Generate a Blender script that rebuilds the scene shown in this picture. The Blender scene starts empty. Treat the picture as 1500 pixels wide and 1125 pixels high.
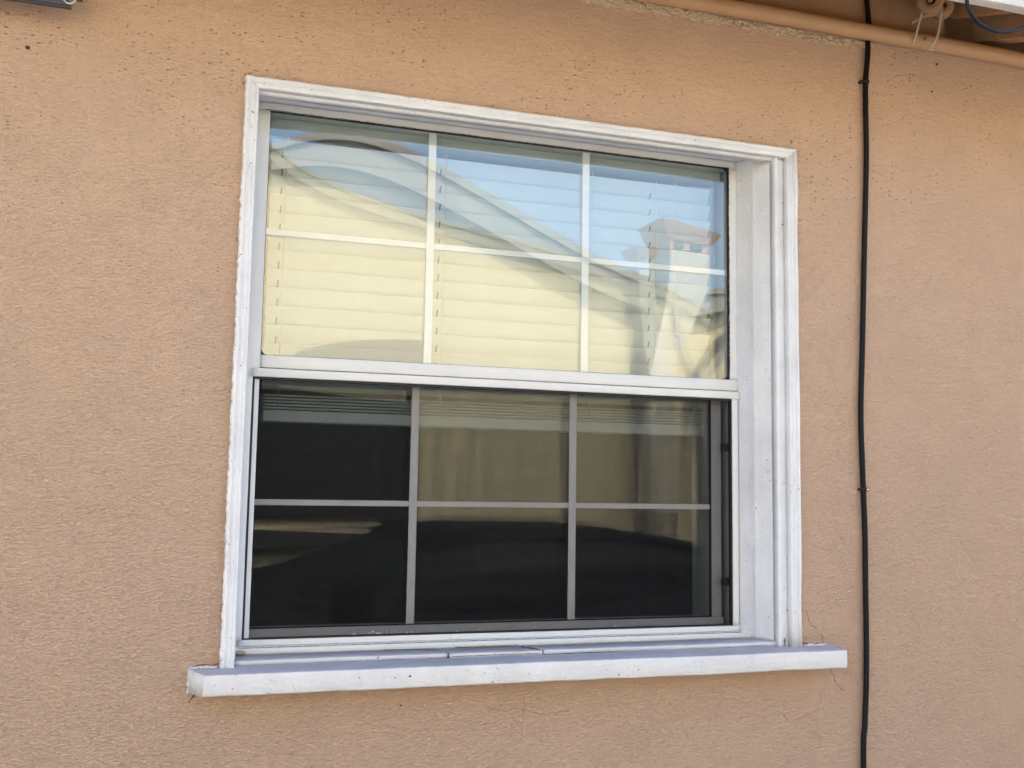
import bpy, bmesh, math, random
from mathutils import Vector, Matrix, noise
random.seed(7)
S = bpy.context.scene
COL = S.collection

# ------------------------------------------------------------------ camera, sky, sun, exposure
cam = bpy.data.cameras.new('camera'); co = bpy.data.objects.new('camera', cam); COL.objects.link(co)
cam.lens = 38.4; cam.sensor_width = 36; cam.clip_start = .02; cam.clip_end = 600
Rt = ((0.943999, -0.329368, 0.019556), (0.046289, 0.073518, -0.996219), (0.326685, 0.941335, 0.084647))
m = Matrix.Identity(4)
for i in range(3):
    m[i][0] = Rt[0][i]; m[i][1] = -Rt[1][i]; m[i][2] = -Rt[2][i]
m[1][3] = -1.705; m[2][3] = 1.5
co.matrix_world = m
S.camera = co

SUN_EL, SUN_AZ = 57, 20          # azimuth measured from +y towards +x
w = bpy.data.worlds.new('World'); S.world = w; w.use_nodes = True
nt = w.node_tree; bg = nt.nodes['Background']
sky = nt.nodes.new('ShaderNodeTexSky'); sky.sky_type = 'NISHITA'; sky.sun_disc = False
sky.sun_elevation = math.radians(SUN_EL); sky.sun_rotation = math.radians(SUN_AZ)
sky.dust_density = 4.2; sky.air_density = 1.0; sky.ozone_density = 1.0
nt.links.new(sky.outputs[0], bg.inputs[0]); bg.inputs[1].default_value = .15
sl = bpy.data.lights.new('sun', 'SUN'); sl.energy = 2.5; sl.angle = math.radians(.5); sl.color = (1, .96, .89)
so = bpy.data.objects.new('sun', sl); COL.objects.link(so)
sd = Vector((math.sin(math.radians(SUN_AZ)) * math.cos(math.radians(SUN_EL)), math.cos(math.radians(SUN_AZ)) * math.cos(math.radians(SUN_EL)), math.sin(math.radians(SUN_EL))))
so.rotation_euler = sd.to_track_quat('Z', 'Y').to_euler(); so.location = (2, 6, 9)
S.view_settings.view_transform = 'Standard'; S.view_settings.look = 'None'
S.view_settings.exposure = 2.2; S.view_settings.gamma = 1; S.view_settings.use_curve_mapping = False
S.render.engine = 'CYCLES'
cy = S.cycles
cy.max_bounces = 12; cy.diffuse_bounces = 5; cy.glossy_bounces = 6; cy.transparent_max_bounces = 32
cy.use_denoising = True; cy.caustics_reflective = False; cy.caustics_refractive = False
try:
    cy.denoiser = 'OPENIMAGEDENOISE'; cy.denoising_prefilter = 'ACCURATE'
except Exception:
    pass

# ------------------------------------------------------------------ helpers
class NT:
    def __init__(s, name):
        s.m = bpy.data.materials.new(name); s.m.use_nodes = True
        s.t = s.m.node_tree; s.b = s.t.nodes['Principled BSDF']; s.out = s.t.nodes['Material Output']
        s.tc = s.n('TexCoord')
    def n(s, k, **kw):
        q = s.t.nodes.new('ShaderNode' + k)
        for a, v in kw.items(): setattr(q, a, v)
        return q
    def l(s, a, b): s.t.links.new(a, b)
    def val(s, inp, v):
        if hasattr(v, 'links') or isinstance(v, bpy.types.NodeSocket): s.l(v, inp)
        else: inp.default_value = v
    def map(s, scale, rot=(0, 0, 0), loc=(0, 0, 0)):
        q = s.n('Mapping'); s.l(s.tc.outputs['Object'], q.inputs[0])
        q.inputs['Scale'].default_value = scale; q.inputs['Rotation'].default_value = rot; q.inputs['Location'].default_value = loc
        return q.outputs[0]
    def noise(s, vec, scale, detail=2, rough=.5, dist=0):
        q = s.n('TexNoise'); s.l(vec, q.inputs['Vector'])
        q.inputs['Scale'].default_value = scale; q.inputs['Detail'].default_value = detail
        q.inputs['Roughness'].default_value = rough; q.inputs['Distortion'].default_value = dist
        return q.outputs['Fac']
    def voro(s, vec, scale, rand=1):
        q = s.n('TexVoronoi'); s.l(vec, q.inputs['Vector']); q.inputs['Scale'].default_value = scale
        q.inputs['Randomness'].default_value = rand
        return q
    def rng(s, v, a, b, c=0., d=1.):
        q = s.n('MapRange'); s.l(v, q.inputs[0])
        for i, x in enumerate((a, b, c, d)): s.val(q.inputs[1 + i], x)
        return q.outputs[0]
    def math(s, op, a, b=0.):
        q = s.n('Math', operation=op); s.val(q.inputs[0], a); s.val(q.inputs[1], b); return q.outputs[0]
    def mix(s, f, a, b):
        q = s.n('Mix', data_type='RGBA'); s.val(q.inputs[0], f)
        for i, x in ((6, a), (7, b)):
            if isinstance(x, tuple): q.inputs[i].default_value = (*x, 1)
            else: s.l(x, q.inputs[i])
        return q.outputs[2]
    def bump(s, h, dist, strength=1., prev=None):
        q = s.n('Bump'); s.l(h, q.inputs['Height']); q.inputs['Distance'].default_value = dist
        q.inputs['Strength'].default_value = strength
        if prev is not None: s.l(prev, q.inputs['Normal'])
        return q.outputs[0]
    def set(s, color=None, rough=.6, normal=None, metallic=0., spec=.4):
        if color is not None:
            if isinstance(color, tuple): s.b.inputs['Base Color'].default_value = (*color, 1)
            else: s.l(color, s.b.inputs['Base Color'])
        s.val(s.b.inputs['Roughness'], rough)
        s.b.inputs['Metallic'].default_value = metallic
        s.b.inputs['Specular IOR Level'].default_value = spec
        if normal is not None: s.l(normal, s.b.inputs['Normal'])
        return s.m

def warp(v):
    k = (2.112 - v.z) / .9
    return Vector((v.x + k * (-.003 + .0125 * (v.x - .14)), v.y, v.z))

def link(name, bm, mat, parent=None, smooth=False, wp=False, kind=None, label=None):
    me = bpy.data.meshes.new(name)
    off = Vector((0, 0, 0))
    p = parent
    while p is not None:
        off += p.location; p = p.parent
    for v in bm.verts:
        c = warp(v.co) if wp else v.co
        v.co = c - off
    bmesh.ops.recalc_face_normals(bm, faces=bm.faces)
    bm.to_mesh(me); bm.free()
    for mm in (mat if isinstance(mat, (list, tuple)) else [mat]): me.materials.append(mm)
    if smooth:
        for f in me.polygons: f.use_smooth = True
    o = bpy.data.objects.new(name, me); COL.objects.link(o)
    if parent is not None: o.parent = parent
    if kind: o['kind'] = kind
    if label: o['label'] = label
    return o

def thing(name, label, cat, loc=(0, 0, 0), parent=None, group=None):
    o = bpy.data.objects.new(name, None); COL.objects.link(o); o.location = loc; o.empty_display_size = .05
    if label: o['label'] = label
    if cat: o['category'] = cat
    if group: o['group'] = group
    if parent:
        o.parent = parent
        off = Vector((0, 0, 0)); p = parent
        while p is not None: off += p.location; p = p.parent
        o.location = Vector(loc) - off
    return o
def tag(o, label, cat, group=None):
    o['label'] = label; o['category'] = cat
    if group: o['group'] = group
    return o

def box(bm, x0, x1, y0, y1, z0, z1, mi=0):
    v = [bm.verts.new((x, y, z)) for x in (x0, x1) for y in (y0, y1) for z in (z0, z1)]
    fs = [(0, 1, 3, 2), (4, 6, 7, 5), (0, 4, 5, 1), (2, 3, 7, 6), (0, 2, 6, 4), (1, 5, 7, 3)]
    out = []
    for f in fs:
        q = bm.faces.new([v[i] for i in f]); q.material_index = mi; out.append(q)
    return v, out
def bbox(x0, x1, y0, y1, z0, z1, bev=0.0, seg=2):
    bm = bmesh.new(); box(bm, x0, x1, y0, y1, z0, z1)
    if bev: bmesh.ops.bevel(bm, geom=bm.edges[:], offset=bev, segments=seg, affect='EDGES', profile=.5)
    return bm
def sweep(prof, axis, a, b, step=.004, jit=.0003, edge=None, edgej=0.):
    """closed profile [(t, y)] swept along axis; pos(t, y, s) gives the point; a(t), b(t) ends"""
    bm = bmesh.new()
    fa = a if callable(a) else (lambda t: a); fb = b if callable(b) else (lambda t: b)
    L = abs(fb(0) - fa(0)); n = max(2, int(L / step)); rows = []
    for i in range(n + 1):
        row = []
        for k, (t, y) in enumerate(prof):
            s = fa(t) + (fb(t) - fa(t)) * i / n
            p = axis(t, y, s)
            d = Vector((noise.noise(p * 60 + Vector((3, 1, 7))), noise.noise(p * 75 + Vector((13, 5, 2))), noise.noise(p * 66))) * jit
            d += Vector((noise.noise(p * 9), noise.noise(p * 8 + Vector((4, 4, 4))), noise.noise(p * 10 + Vector((9, 1, 1))))) * jit * 1.6
            if edge and k in edge:
                e = (noise.noise(p * 230) + .8 * noise.noise(p * 90 + Vector((5, 5, 5)))) * edgej
                d += axis(e, 0, 0) - axis(0, 0, 0)
            row.append(bm.verts.new(p + d))
        rows.append(row)
    m_ = len(prof)
    for i in range(n):
        for k in range(m_):
            bm.faces.new((rows[i][k], rows[i][(k + 1) % m_], rows[i + 1][(k + 1) % m_], rows[i + 1][k]))
    bm.faces.new(rows[0]); bm.faces.new(list(reversed(rows[-1])))
    return bm
AX = lambda t, y, s: Vector((s, y, t))           # along x, profile (z, y)
AZ = lambda t, y, s: Vector((t, y, s))           # along z, profile (x, y)
def rect(t0, t1, y0, y1, r=.0015):
    return [(t0, y1), (t0, y0 + r), (t0 + r * .3, y0 + r * .3), (t0 + r, y0), (t1 - r, y0), (t1 - r * .3, y0 + r * .3), (t1, y0 + r), (t1, y1)]
def tube(bm, pts, r, seg=10, cap=True):
    P = [Vector(p) for p in pts]
    rings = []
    up = None
    for i, p in enumerate(P):
        d = (P[min(i + 1, len(P) - 1)] - P[max(i - 1, 0)]).normalized()
        if up is None:
            up = Vector((0, 1, 0)) if abs(d.y) < .8 else Vector((1, 0, 0))
        a = d.cross(up).normalized(); b_ = a.cross(d).normalized(); up = b_
        rr = r[i] if isinstance(r, (list, tuple)) else r
        rings.append([bm.verts.new(p + (a * math.cos(2 * math.pi * k / seg) + b_ * math.sin(2 * math.pi * k / seg)) * rr) for k in range(seg)])
    for i in range(len(rings) - 1):
        for k in range(seg):
            bm.faces.new((rings[i][k], rings[i][(k + 1) % seg], rings[i + 1][(k + 1) % seg], rings[i + 1][k]))
    if cap: bm.faces.new(rings[0]); bm.faces.new(list(reversed(rings[-1])))
def spline(pts, n=8):
    P = [Vector(p) for p in pts]; out = []
    for i in range(len(P) - 1):
        p0, p1, p2, p3 = P[max(i - 1, 0)], P[i], P[i + 1], P[min(i + 2, len(P) - 1)]
        for k in range(n):
            t = k / n
            out.append(.5 * ((2 * p1) + (p2 - p0) * t + (2 * p0 - 5 * p1 + 4 * p2 - p3) * t * t + (3 * p1 - p0 - 3 * p2 + p3) * t ** 3))
    out.append(P[-1]); return out
def cyl(bm, c, axis, r0, r1, h, seg=24, hole=0):
    ax = Vector(axis).normalized(); c = Vector(c)
    a = ax.orthogonal().normalized(); b_ = ax.cross(a)
    def ring(o, r): return [bm.verts.new(c + ax * o + (a * math.cos(2 * math.pi * k / seg) + b_ * math.sin(2 * math.pi * k / seg)) * r) for k in range(seg)]
    A, B = ring(0, r0), ring(h, r1)
    for k in range(seg): bm.faces.new((A[k], A[(k + 1) % seg], B[(k + 1) % seg], B[k]))
    if hole:
        C, Dd = ring(0, hole), ring(h, hole)
        for k in range(seg):
            j = (k + 1) % seg
            bm.faces.new((C[j], C[k], Dd[k], Dd[j])); bm.faces.new((A[k], C[k], C[j], A[j])); bm.faces.new((B[j], Dd[j], Dd[k], B[k]))
    else:
        bm.faces.new(A); bm.faces.new(list(reversed(B)))

# ------------------------------------------------------------------ materials
PEACH = (.74, .51, .362)
def stucco(name, base, pits=1., relief=1., ridge=1., vary=.025, stk=.12):
    q = NT(name)
    wv = q.map((1, 1, 1))
    # gently warped coordinates so the trowel ridges wander
    big = q.noise(wv, 2.2, 3, .55)
    mid = q.noise(q.map((1, 1, 1.5)), 9, 3, .6)
    low = q.n('SeparateXYZ'); q.l(q.tc.outputs['Object'], low.inputs[0])
    z = low.outputs['Z']
    dense = q.math('ADD', q.rng(z, 2.25, 1.15, .34, .82), q.rng(mid, .35, .68, -.07, .07))      # ridges get denser low down
    lumps = q.math('SUBTRACT', q.noise(q.map((1, 1, 1.8), rot=(0, .3, 0)), 38, 2, .5), .5)
    dense = q.math('MINIMUM', q.math('MAXIMUM', dense, .06), 1.)
    r1 = q.noise(q.map((1, 1, 2.3), rot=(0, .10, 0)), 160, 3, .55, .6)
    r1 = q.rng(q.math('ABSOLUTE', q.math('SUBTRACT', r1, .5)), 0., .16, 1., 0.)
    r2 = q.noise(q.map((1, 1, 1.9), rot=(0, -.25, 0), loc=(3, 0, 5)), 75, 3, .6, .4)
    r3 = q.noise(q.map((1, 1, 1.6)), 420, 2, .6)
    h = q.math('MULTIPLY', q.math('ADD', q.math('MULTIPLY', q.math('SUBTRACT', r1, .5), .6 * ridge), q.math('MULTIPLY', q.math('SUBTRACT', r2, .5), 1.6 * ridge)), dense)
    h = q.math('ADD', h, q.math('MULTIPLY', q.math('SUBTRACT', r3, .5), .50))
    h = q.math('ADD', h, q.math('MULTIPLY', lumps, .9))
    # pits
    vo = q.voro(q.map((1, 1, 2.2), loc=(.3, 0, .1)), 115)
    cs = q.n('SeparateColor'); q.l(vo.outputs['Color'], cs.inputs[0])
    rad = q.rng(cs.outputs[0], .50, 1., 0., .30)
    pm = q.noise(q.map((1, 1, 1), loc=(7, 0, 2)), 5, 2, .6)
    rad = q.math('MULTIPLY', q.math('MULTIPLY', rad, q.rng(pm, .38, .62, .35, 1.)), q.rng(z, 1.75, 2.15, .75, 1.5))
    pit = q.math('MULTIPLY', q.math('SUBTRACT', rad, vo.outputs['Distance']), 7.)
    pit = q.math('MINIMUM', q.math('MAXIMUM', pit, 0.), 1.)
    a = tuple(c * (1 - vary) for c in base); b = tuple(min(1, c * (1 + vary)) for c in base)
    colr = q.mix(q.rng(big, .3, .7), a, (b[0], b[1] * .99, b[2] * .93))
    fine = q.noise(q.map((1, 1, 2.)), 260, 2, .6)
    colr = q.mix(q.rng(fine, .35, .65, 0, .42), colr, tuple(c * .84 for c in base))
    groove = q.noise(q.map((1, 1, 3.6), rot=(0, .06, 0), loc=(4, 0, 4)), 112, 3, .62, .45)
    speck = q.rng(q.noise(q.map((1, 1, 2.6), loc=(8, 0, 1)), 300, 2, .6), .60, .72, 0, .5)
    colr = q.mix(q.math('MULTIPLY', speck, pits), colr, tuple(c * k for c, k in zip(base, (.60, .54, .50))))
    gv = q.math('MULTIPLY', q.rng(groove, .57, .72, 0, .75), q.math('ADD', q.math('MULTIPLY', dense, .60), .20))
    colr = q.mix(q.math('MULTIPLY', gv, pits), colr, tuple(c * k for c, k in zip(base, (.66, .60, .56))))
    h = q.math('SUBTRACT', h, q.math('MULTIPLY', gv, .8))
    streak = q.noise(q.map((1, 1, .12), loc=(2, 0, 0)), 16, 3, .6)
    colr = q.mix(q.rng(streak, .52, .8, 0, stk), colr, tuple(c * k for c, k in zip(base, (.86, .80, .72))))
    colr = q.mix(q.math('MULTIPLY', pit, .42 * pits), colr, (base[0] * .42, base[1] * .36, base[2] * .34))
    h2 = q.math('SUBTRACT', h, q.math('MULTIPLY', pit, .9 * pits))
    nrm = q.bump(h2, .0036 * relief)
    nrm = q.bump(q.noise(q.map((1, 1, 1)), 14, 3, .5), .0007, .35, nrm)
    return q.set(colr, .88, nrm, spec=.2)
M_wall = stucco('peach_stucco', PEACH)
M_cream = stucco('cream_stucco', (.70, .595, .385), pits=.35, relief=1.0, ridge=1.2, vary=.01, stk=0.)

def paint(name, base, along='x', dirt=.10, chips=.5, relief=1., rough=.45):
    q = NT(name)
    sc = (.10, 1, 1) if along == 'x' else (1, 1, .10)
    st = q.noise(q.map(sc), 260, 3, .6)
    st2 = q.noise(q.map(sc, loc=(5, 3, 1)), 60, 3, .6)
    lump = q.noise(q.map((1, 1, 1)), 90, 3, .6)
    h = q.math('ADD', q.math('ADD', q.math('MULTIPLY', st, .35), q.math('MULTIPLY', st2, .5)), q.math('MULTIPLY', lump, .9))
    nrm = q.bump(h, .0009 * relief)
    sm = q.noise(q.map((1, 1, 1), loc=(2, 2, 2)), 12, 4, .6)
    colr = q.mix(q.rng(sm, .35, .7, 0, 1), base, tuple(c * (1 - dirt) for c in base))
    colr = q.mix(q.rng(q.noise(q.map(sc, loc=(1, 7, 2)), 30, 3, .6), .48, .75, 0, .5), colr, tuple(c * k for c, k in zip(base, (.80, .88, .97))))
    colr = q.mix(q.rng(st2, .5, .75, 0, .35), colr, tuple(c * k for c, k in zip(base, (.84, .87, .92))))
    cn = q.noise(q.map((1, 1, 1), loc=(9, 1, 4)), 210, 2, .55)
    cm = q.noise(q.map((1, 1, 1), loc=(1, 8, 4)), 17, 2, .5)
    chip = q.math('MULTIPLY', q.rng(cn, .69, .71), q.rng(cm, .48, .56))
    colr = q.mix(q.math('MULTIPLY', chip, chips), colr, (.16, .14, .13))
    nrm = q.bump(chip, -.0005, 1., nrm)
    return q.set(colr, rough, nrm, spec=.4)
WHITE = (.84, .84, .84)
M_wx = paint('white_paint_horizontal', WHITE, 'x', .15, .7, 2.0)
M_wz = paint('white_paint_vertical', WHITE, 'z', .15, .7, 2.0)
M_sill = paint('white_sill_paint', (.74, .735, .72), 'x', .14, .8, 2.0)
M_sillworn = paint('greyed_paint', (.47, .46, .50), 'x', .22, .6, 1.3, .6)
M_frame = paint('cream_white_frame', (.77, .76, .72), 'x', .05, .15, .35, .35)
M_framez = paint('cream_white_frame_vertical', (.79, .79, .78), 'z', .05, .15, .35, .35)
M_eave = paint('shaded_peach_eave_paint', (.47, .27, .13), 'x', .22, .5, 1.6, .6)  # the wall's peach paint, with the shade under the eave put into its colour
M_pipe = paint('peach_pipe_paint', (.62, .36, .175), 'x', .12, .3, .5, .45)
M_fascia = paint('weathered_white_board', (.80, .79, .77), 'x', .18, .9, 3., .55)
def plain(name, c, rough=.5, metallic=0., spec=.4, var=.08, scale=40, bump=.0002):
    q = NT(name); nz = q.noise(q.map((1, 1, 1)), scale, 3, .6)
    colr = q.mix(q.rng(nz, .3, .7), tuple(x * (1 - var) for x in c), tuple(min(1, x * (1 + var)) for x in c))
    return q.set(colr, rough, q.bump(nz, bump), metallic, spec)
M_black = plain('black_rubber', (.006, .006, .008), .5, spec=.2, bump=.0004, scale=120)
M_clip = plain('black_plastic', (.018, .018, .018), .5)
M_bluecable = plain('dark_blue_cable_sheath', (.006, .010, .018), .35, spec=.25)
M_gasket = plain('dark_gasket', (.02, .02, .022), .6)
M_muntin = plain('white_muntin_enamel', (.90, .90, .90), .35, var=.02)
M_sash = plain('grey_white_sash', (.62, .63, .66), .4, var=.05)
M_slat = plain('white_slat', (.64, .66, .69), .4, var=.03)
M_hole = plain('slat_hole_shadow', (.10, .09, .08), .9)
M_cord = plain('ladder_cord', (.62, .60, .56), .8)
M_wire = plain('screen_wire', (.016, .016, .018), .7, spec=.1)
M_grey = plain('grey_metal', (.075, .08, .10), .38, .5)
M_steel = plain('zinc_steel', (.65, .67, .70), .25, 1.)
M_inroom = plain('room_paint', (.34, .30, .25), .9)
M_crack = plain('crack_line', (.20, .115, .075), .95)
M_crackw = plain('caulk_crack', (.06, .05, .05), .95)
M_rope = plain('aged_wire', (.62, .54, .40), .7)
M_putty = plain('old_putty', (.45, .38, .26), .9, bump=.002, scale=200)

def glass(name, r0, wav=.0):
    q = NT(name); q.t.nodes.remove(q.b)
    lw = q.n('LayerWeight'); lw.inputs[0].default_value = .5
    f = q.math('ADD', q.math('MULTIPLY', q.math('POWER', lw.outputs['Facing'], 5.), 1 - r0), r0)
    tr = q.n('BsdfTransparent'); tr.inputs[0].default_value = (.965, .985, .975, 1)
    gl = q.n('BsdfGlossy'); gl.inputs['Roughness'].default_value = 0.; gl.inputs[0].default_value = (1, 1, 1, 1)
    if wav:
        nrm = q.bump(q.noise(q.map((1, 1, 1)), 7, 1, .4), wav)
        q.l(nrm, gl.inputs['Normal'])
    mx = q.n('MixShader'); q.l(f, mx.inputs[0]); q.l(tr.outputs[0], mx.inputs[1]); q.l(gl.outputs[0], mx.inputs[2])
    q.l(mx.outputs[0], q.out.inputs[0])
    return q.m
M_glass = glass('window_glass', .080)
M_glass_low = glass('lower_window_glass', .044)

# ------------------------------------------------------------------ the ground
q = NT('driveway_concrete')
n1 = q.noise(q.map((1, 1, 1)), 3, 4, .6)
M_conc = q.set(q.mix(q.rng(n1, .3, .7), (.22, .22, .22), (.30, .295, .29)), .9, q.bump(q.noise(q.map((1, 1, 1)), 120, 3, .6), .002))
q = NT('dry_lawn'); n1 = q.noise(q.map((1, 1, 1)), 6, 5, .7)
M_lawn = q.set(q.mix(n1, (.10, .11, .04), (.20, .17, .09)), .95)
bm = bmesh.new(); box(bm, -14, 16, -5.6, -.002, -.15, 0); link('driveway', bm, M_conc, kind='structure')
bm = bmesh.new(); box(bm, -150, 150, -150, 150, -.4, -.154); link('ground', bm, M_lawn, kind='structure')

# ------------------------------------------------------------------ the house
house = thing('stucco_house', 'peach stucco house wall around the white framed window, with painted eave above', 'house', (.64, 0, 0))
# wall slab with window opening
HX0, HX1, HZ0, HZ1 = .152, 1.126, 1.185, 2.1085
bm = bmesh.new()
xs = [-4.5, HX0, HX1, 6.5]; zs = [0, HZ0, HZ1, 2.352]
for y in (0, .20):
    g = [[bm.verts.new((x, y, z)) for z in zs] for x in xs]
    for i in range(3):
        for j in range(3):
            if i == 1 and j == 1: continue
            bm.faces.new((g[i][j], g[i + 1][j], g[i + 1][j + 1], g[i][j + 1]))
    if y == 0: g0 = g
def q4(a, b, c, d): bm.faces.new((a, b, c, d))
for (i, j), (k, l_) in (((1, 1), (1, 2)), ((1, 2), (2, 2)), ((2, 2), (2, 1)), ((2, 1), (1, 1))):
    q4(g0[i][j], g0[k][l_], g[k][l_], g[i][j])
for i in range(3): q4(g0[i][3], g0[i + 1][3], g[i + 1][3], g[i][3]); q4(g0[i][0], g0[i + 1][0], g[i + 1][0], g[i][0])
for j in range(3): q4(g0[0][j], g0[0][j + 1], g[0][j + 1], g[0][j]); q4(g0[3][j], g0[3][j + 1], g[3][j + 1], g[3][j])
bmesh.ops.subdivide_edges(bm, edges=bm.edges[:], cuts=1)
link('wall', bm, M_wall, house)
# rough flaking top edge of the stucco under the pipe
bm = bmesh.new()
rr = random.Random(4)
for k in range(520):
    u = rr.random() ** 1.15
    x = .70 + u * .62
    s = rr.uniform(.0015, .0052) * (1.2 - .6 * u)
    z = 2.3375 + rr.uniform(-.010, .009) * (1 - .35 * u) + .001 * math.sin(x * 30)
    v, f = box(bm, x - s * rr.uniform(.8, 1.8), x + s * rr.uniform(.8, 1.8), -rr.uniform(.0012, .0045), .003, z - s * .5, z + s * .5)
    for q_ in v: q_.co += Vector((rr.uniform(-1, 1), 0, rr.uniform(-1, 1))) * s * .4
link('crumbled_plaster', bm, plain('bare_plaster', (.68, .54, .37), .95, bump=.002, scale=300, var=.3), house, kind='stuff')
# proud trowelled repairs low on the wall
def mound(x, z, rx, rz_, h, rot):
    bm = bmesh.new(); bmesh.ops.create_icosphere(bm, subdivisions=4, radius=1)
    c_, s_ = math.cos(rot), math.sin(rot)
    for v in bm.verts:
        u, w_, d = v.co.x, v.co.z, v.co.y
        k = 1 + .18 * noise.noise(v.co * 1.7 + Vector((x * 9, 0, z * 9)))
        v.co = Vector((x + (u * rx * c_ - w_ * rz_ * s_) * k, d * h, z + (u * rx * s_ + w_ * rz_ * c_) * k))
    link('plaster_patch', bm, M_wall, house, True)
mound(1.165, 1.092, .050, .0045, .0022, .32); mound(1.150, 1.105, .045, .022, .0010, .3)
mound(.060, 1.135, .038, .050, .0012, .1); mound(.035, 1.090, .028, .0035, .0016, -.1)
mound(1.215, 1.245, .035, .020, .0010, .2)
# cracks: thin sunk seams
def crack(pts, w=.0006, mat=M_crack, name='crack', seed=0, jit=.0016, par=None, wp=False):
    r = random.Random(seed); P = []
    pp = [Vector(p) for p in pts]
    for a, b in zip(pp[:-1], pp[1:]):
        n = max(2, int((b - a).length / .004))
        for i in range(n):
            c = a.lerp(b, i / n); c.x += r.uniform(-jit, jit); c.z += r.uniform(-jit, jit) * .8; P.append(c)
    P.append(pp[-1])
    bm = bmesh.new(); tube(bm, P, [w * .72 * (.45 + .9 * r.random()) for _ in P], 6)
    return link(name, bm, mat, par or house, wp=wp)
crack([(1.1602, 0, 1.2699), (1.1688, 0, 1.2455), (1.1802, 0, 1.2392), (1.1946, 0, 1.2266), (1.196, 0, 1.212)], .0007, seed=1)
crack([(1.1500, 0, 1.2145), (1.165, 0, 1.2115), (1.188, 0, 1.2105)], .0013, M_crackw, seed=2)
crack([(1.2088, 0, 1.1732), (1.2174, 0, 1.1507), (1.2232, 0, 1.1372), (1.2406, 0, 1.1255)], .0007, seed=3)
crack([(1.205, 0, 1.183), (1.2366, 0, 1.1885), (1.2428, 0, 1.1900)], .0007, seed=4)
crack([(.1053, 0, 1.1761), (.1028, 0, 1.1664), (.0983, 0, 1.1587)], .0012, M_crackw, seed=5)
crack([(.100, 0, 1.211), (.118, 0, 1.2135), (.132, 0, 1.2125), (.139, 0, 1.2145)], .0011, M_crack, seed=6)
crack([(.0985, 0, 1.206), (.0965, 0, 1.195), (.0985, 0, 1.183)], .0012, M_crackw, seed=7)
crack([(.6235, 0, 1.1443), (.6229, 0, 1.1117), (.619, 0, 1.074)], .0004, seed=8)
crack([(.560, 0, 1.130), (.590, 0, 1.122), (.612, 0, 1.126), (.66, 0, 1.113), (.70, 0, 1.118)], .0004, seed=9)
crack([(.46, 0, 1.150), (.49, 0, 1.146), (.515, 0, 1.1405)], .0004, seed=10)
crack([(.1405, 0, 2.116), (.1425, 0, 2.1175)], .0014, M_crackw, seed=11)
# small holes in the stucco
def hole(x, z, r):
    bm = bmesh.new(); bmesh.ops.create_icosphere(bm, subdivisions=2, radius=r)
    for v in bm.verts: v.co = Vector((x + v.co.x * 1.15, v.co.y * .25, z + v.co.z)) 
    link('nail_hole', bm, M_crackw, house)
hole(1.4646, 2.3268, .0028); hole(-.170, 2.113, .0032); hole(1.452, 2.2695, .002); hole(1.2015, 2.338, .002); hole(.418, 1.1395, .0015)

# --- window (part of the house)
win = thing('window', None, None, (.64, 0, 1.18), house)
XL, XR, ZT = .142, 1.1365, 2.1135
cp = [(0, .006), (0, -.0090), (.0012, -.0115), (.0052, -.0118), (.0062, -.0095), (.0080, -.0095), (.0090, -.0125), (.0128, -.0125), (.0138, -.0105), (.0150, -.0105), (.0160, -.0110), (.0178, -.0095), (.0182, -.0080), (.0182, .006)]
cpw = [(t * 1.16, y) for t, y in cp]
link('casing', sweep([(ZT - t, y) for t, y in cp], AX, lambda z: XL + (ZT - z) * 1.16, lambda z: XR - (ZT - z) * 1.2, .0035, .0004, (0, 1, 2), .0008), M_wx, win, True, True)
link('casing', sweep([(XL + t, y) for t, y in cpw], AZ, 1.2085, lambda x: ZT - (x - XL) / 1.16, .0035, .0005, (0, 1, 2), .0022), M_wz, win, True, True)
link('casing', sweep([(XR - t * 1.04, y) for t, y in cpw], AZ, 1.2085, lambda x: ZT - (XR - x) / 1.2, .0035, .0005, (0, 1, 2), .0022), M_wz, win, True, True)
# head stop, side stops with their rounded bead
link('stop', sweep([(2.104, .004), (2.098, .0030), (2.0925, .0030), (2.0908, .0045), (2.0905, .018), (2.104, .018)], AX, .150, 1.100, .006, .0003), M_wx, win, True, True)
def side_stop(xo, sg):   # xo outer x, going inward with sg
    pr = [(0, .012), (0, .004), (.003, .0025), (.013, .0015), (.0160, .0015), (.0175, -.0030), (.0200, -.0045), (.0230, -.0035), (.0245, .0000), (.0250, .012)]
    return sweep([(xo + sg * t, y) for t, y in pr], AZ, 1.2085, 2.095, .006, .0004)
link('stop', side_stop(1.1165, -1), M_wz, win, True, True)
link('stop', side_stop(.1615, 1), M_wz, win, True, True) if False else None
# jamb boards
jp = [(1.0925, .0125), (1.0905, .014), (1.0800, .044), (1.0770, .0455), (1.0762, .049), (1.0700, .066), (1.0640, .0805), (1.0640, .130), (1.125, .130), (1.125, .0125)]
link('jamb', sweep(jp, AZ, 1.2165, 2.106, .006, .0004), M_wz, win, True, True)
jl = [(.1645, .0125), (.1655, .014), (.1660, .044), (.1680, .0805), (.1690, .130), (.1525, .130), (.1525, .0125)]
link('jamb', sweep(jl, AZ, 1.2165, 2.106, .006, .0004), M_wz, win, True, True)
link('jamb', sweep([(2.1060, .0185), (2.1065, .082), (2.1070, .130), (2.125, .130), (2.125, .0185)], AX, .153, 1.125, .01, .0003), M_wx, win, True, True)
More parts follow.
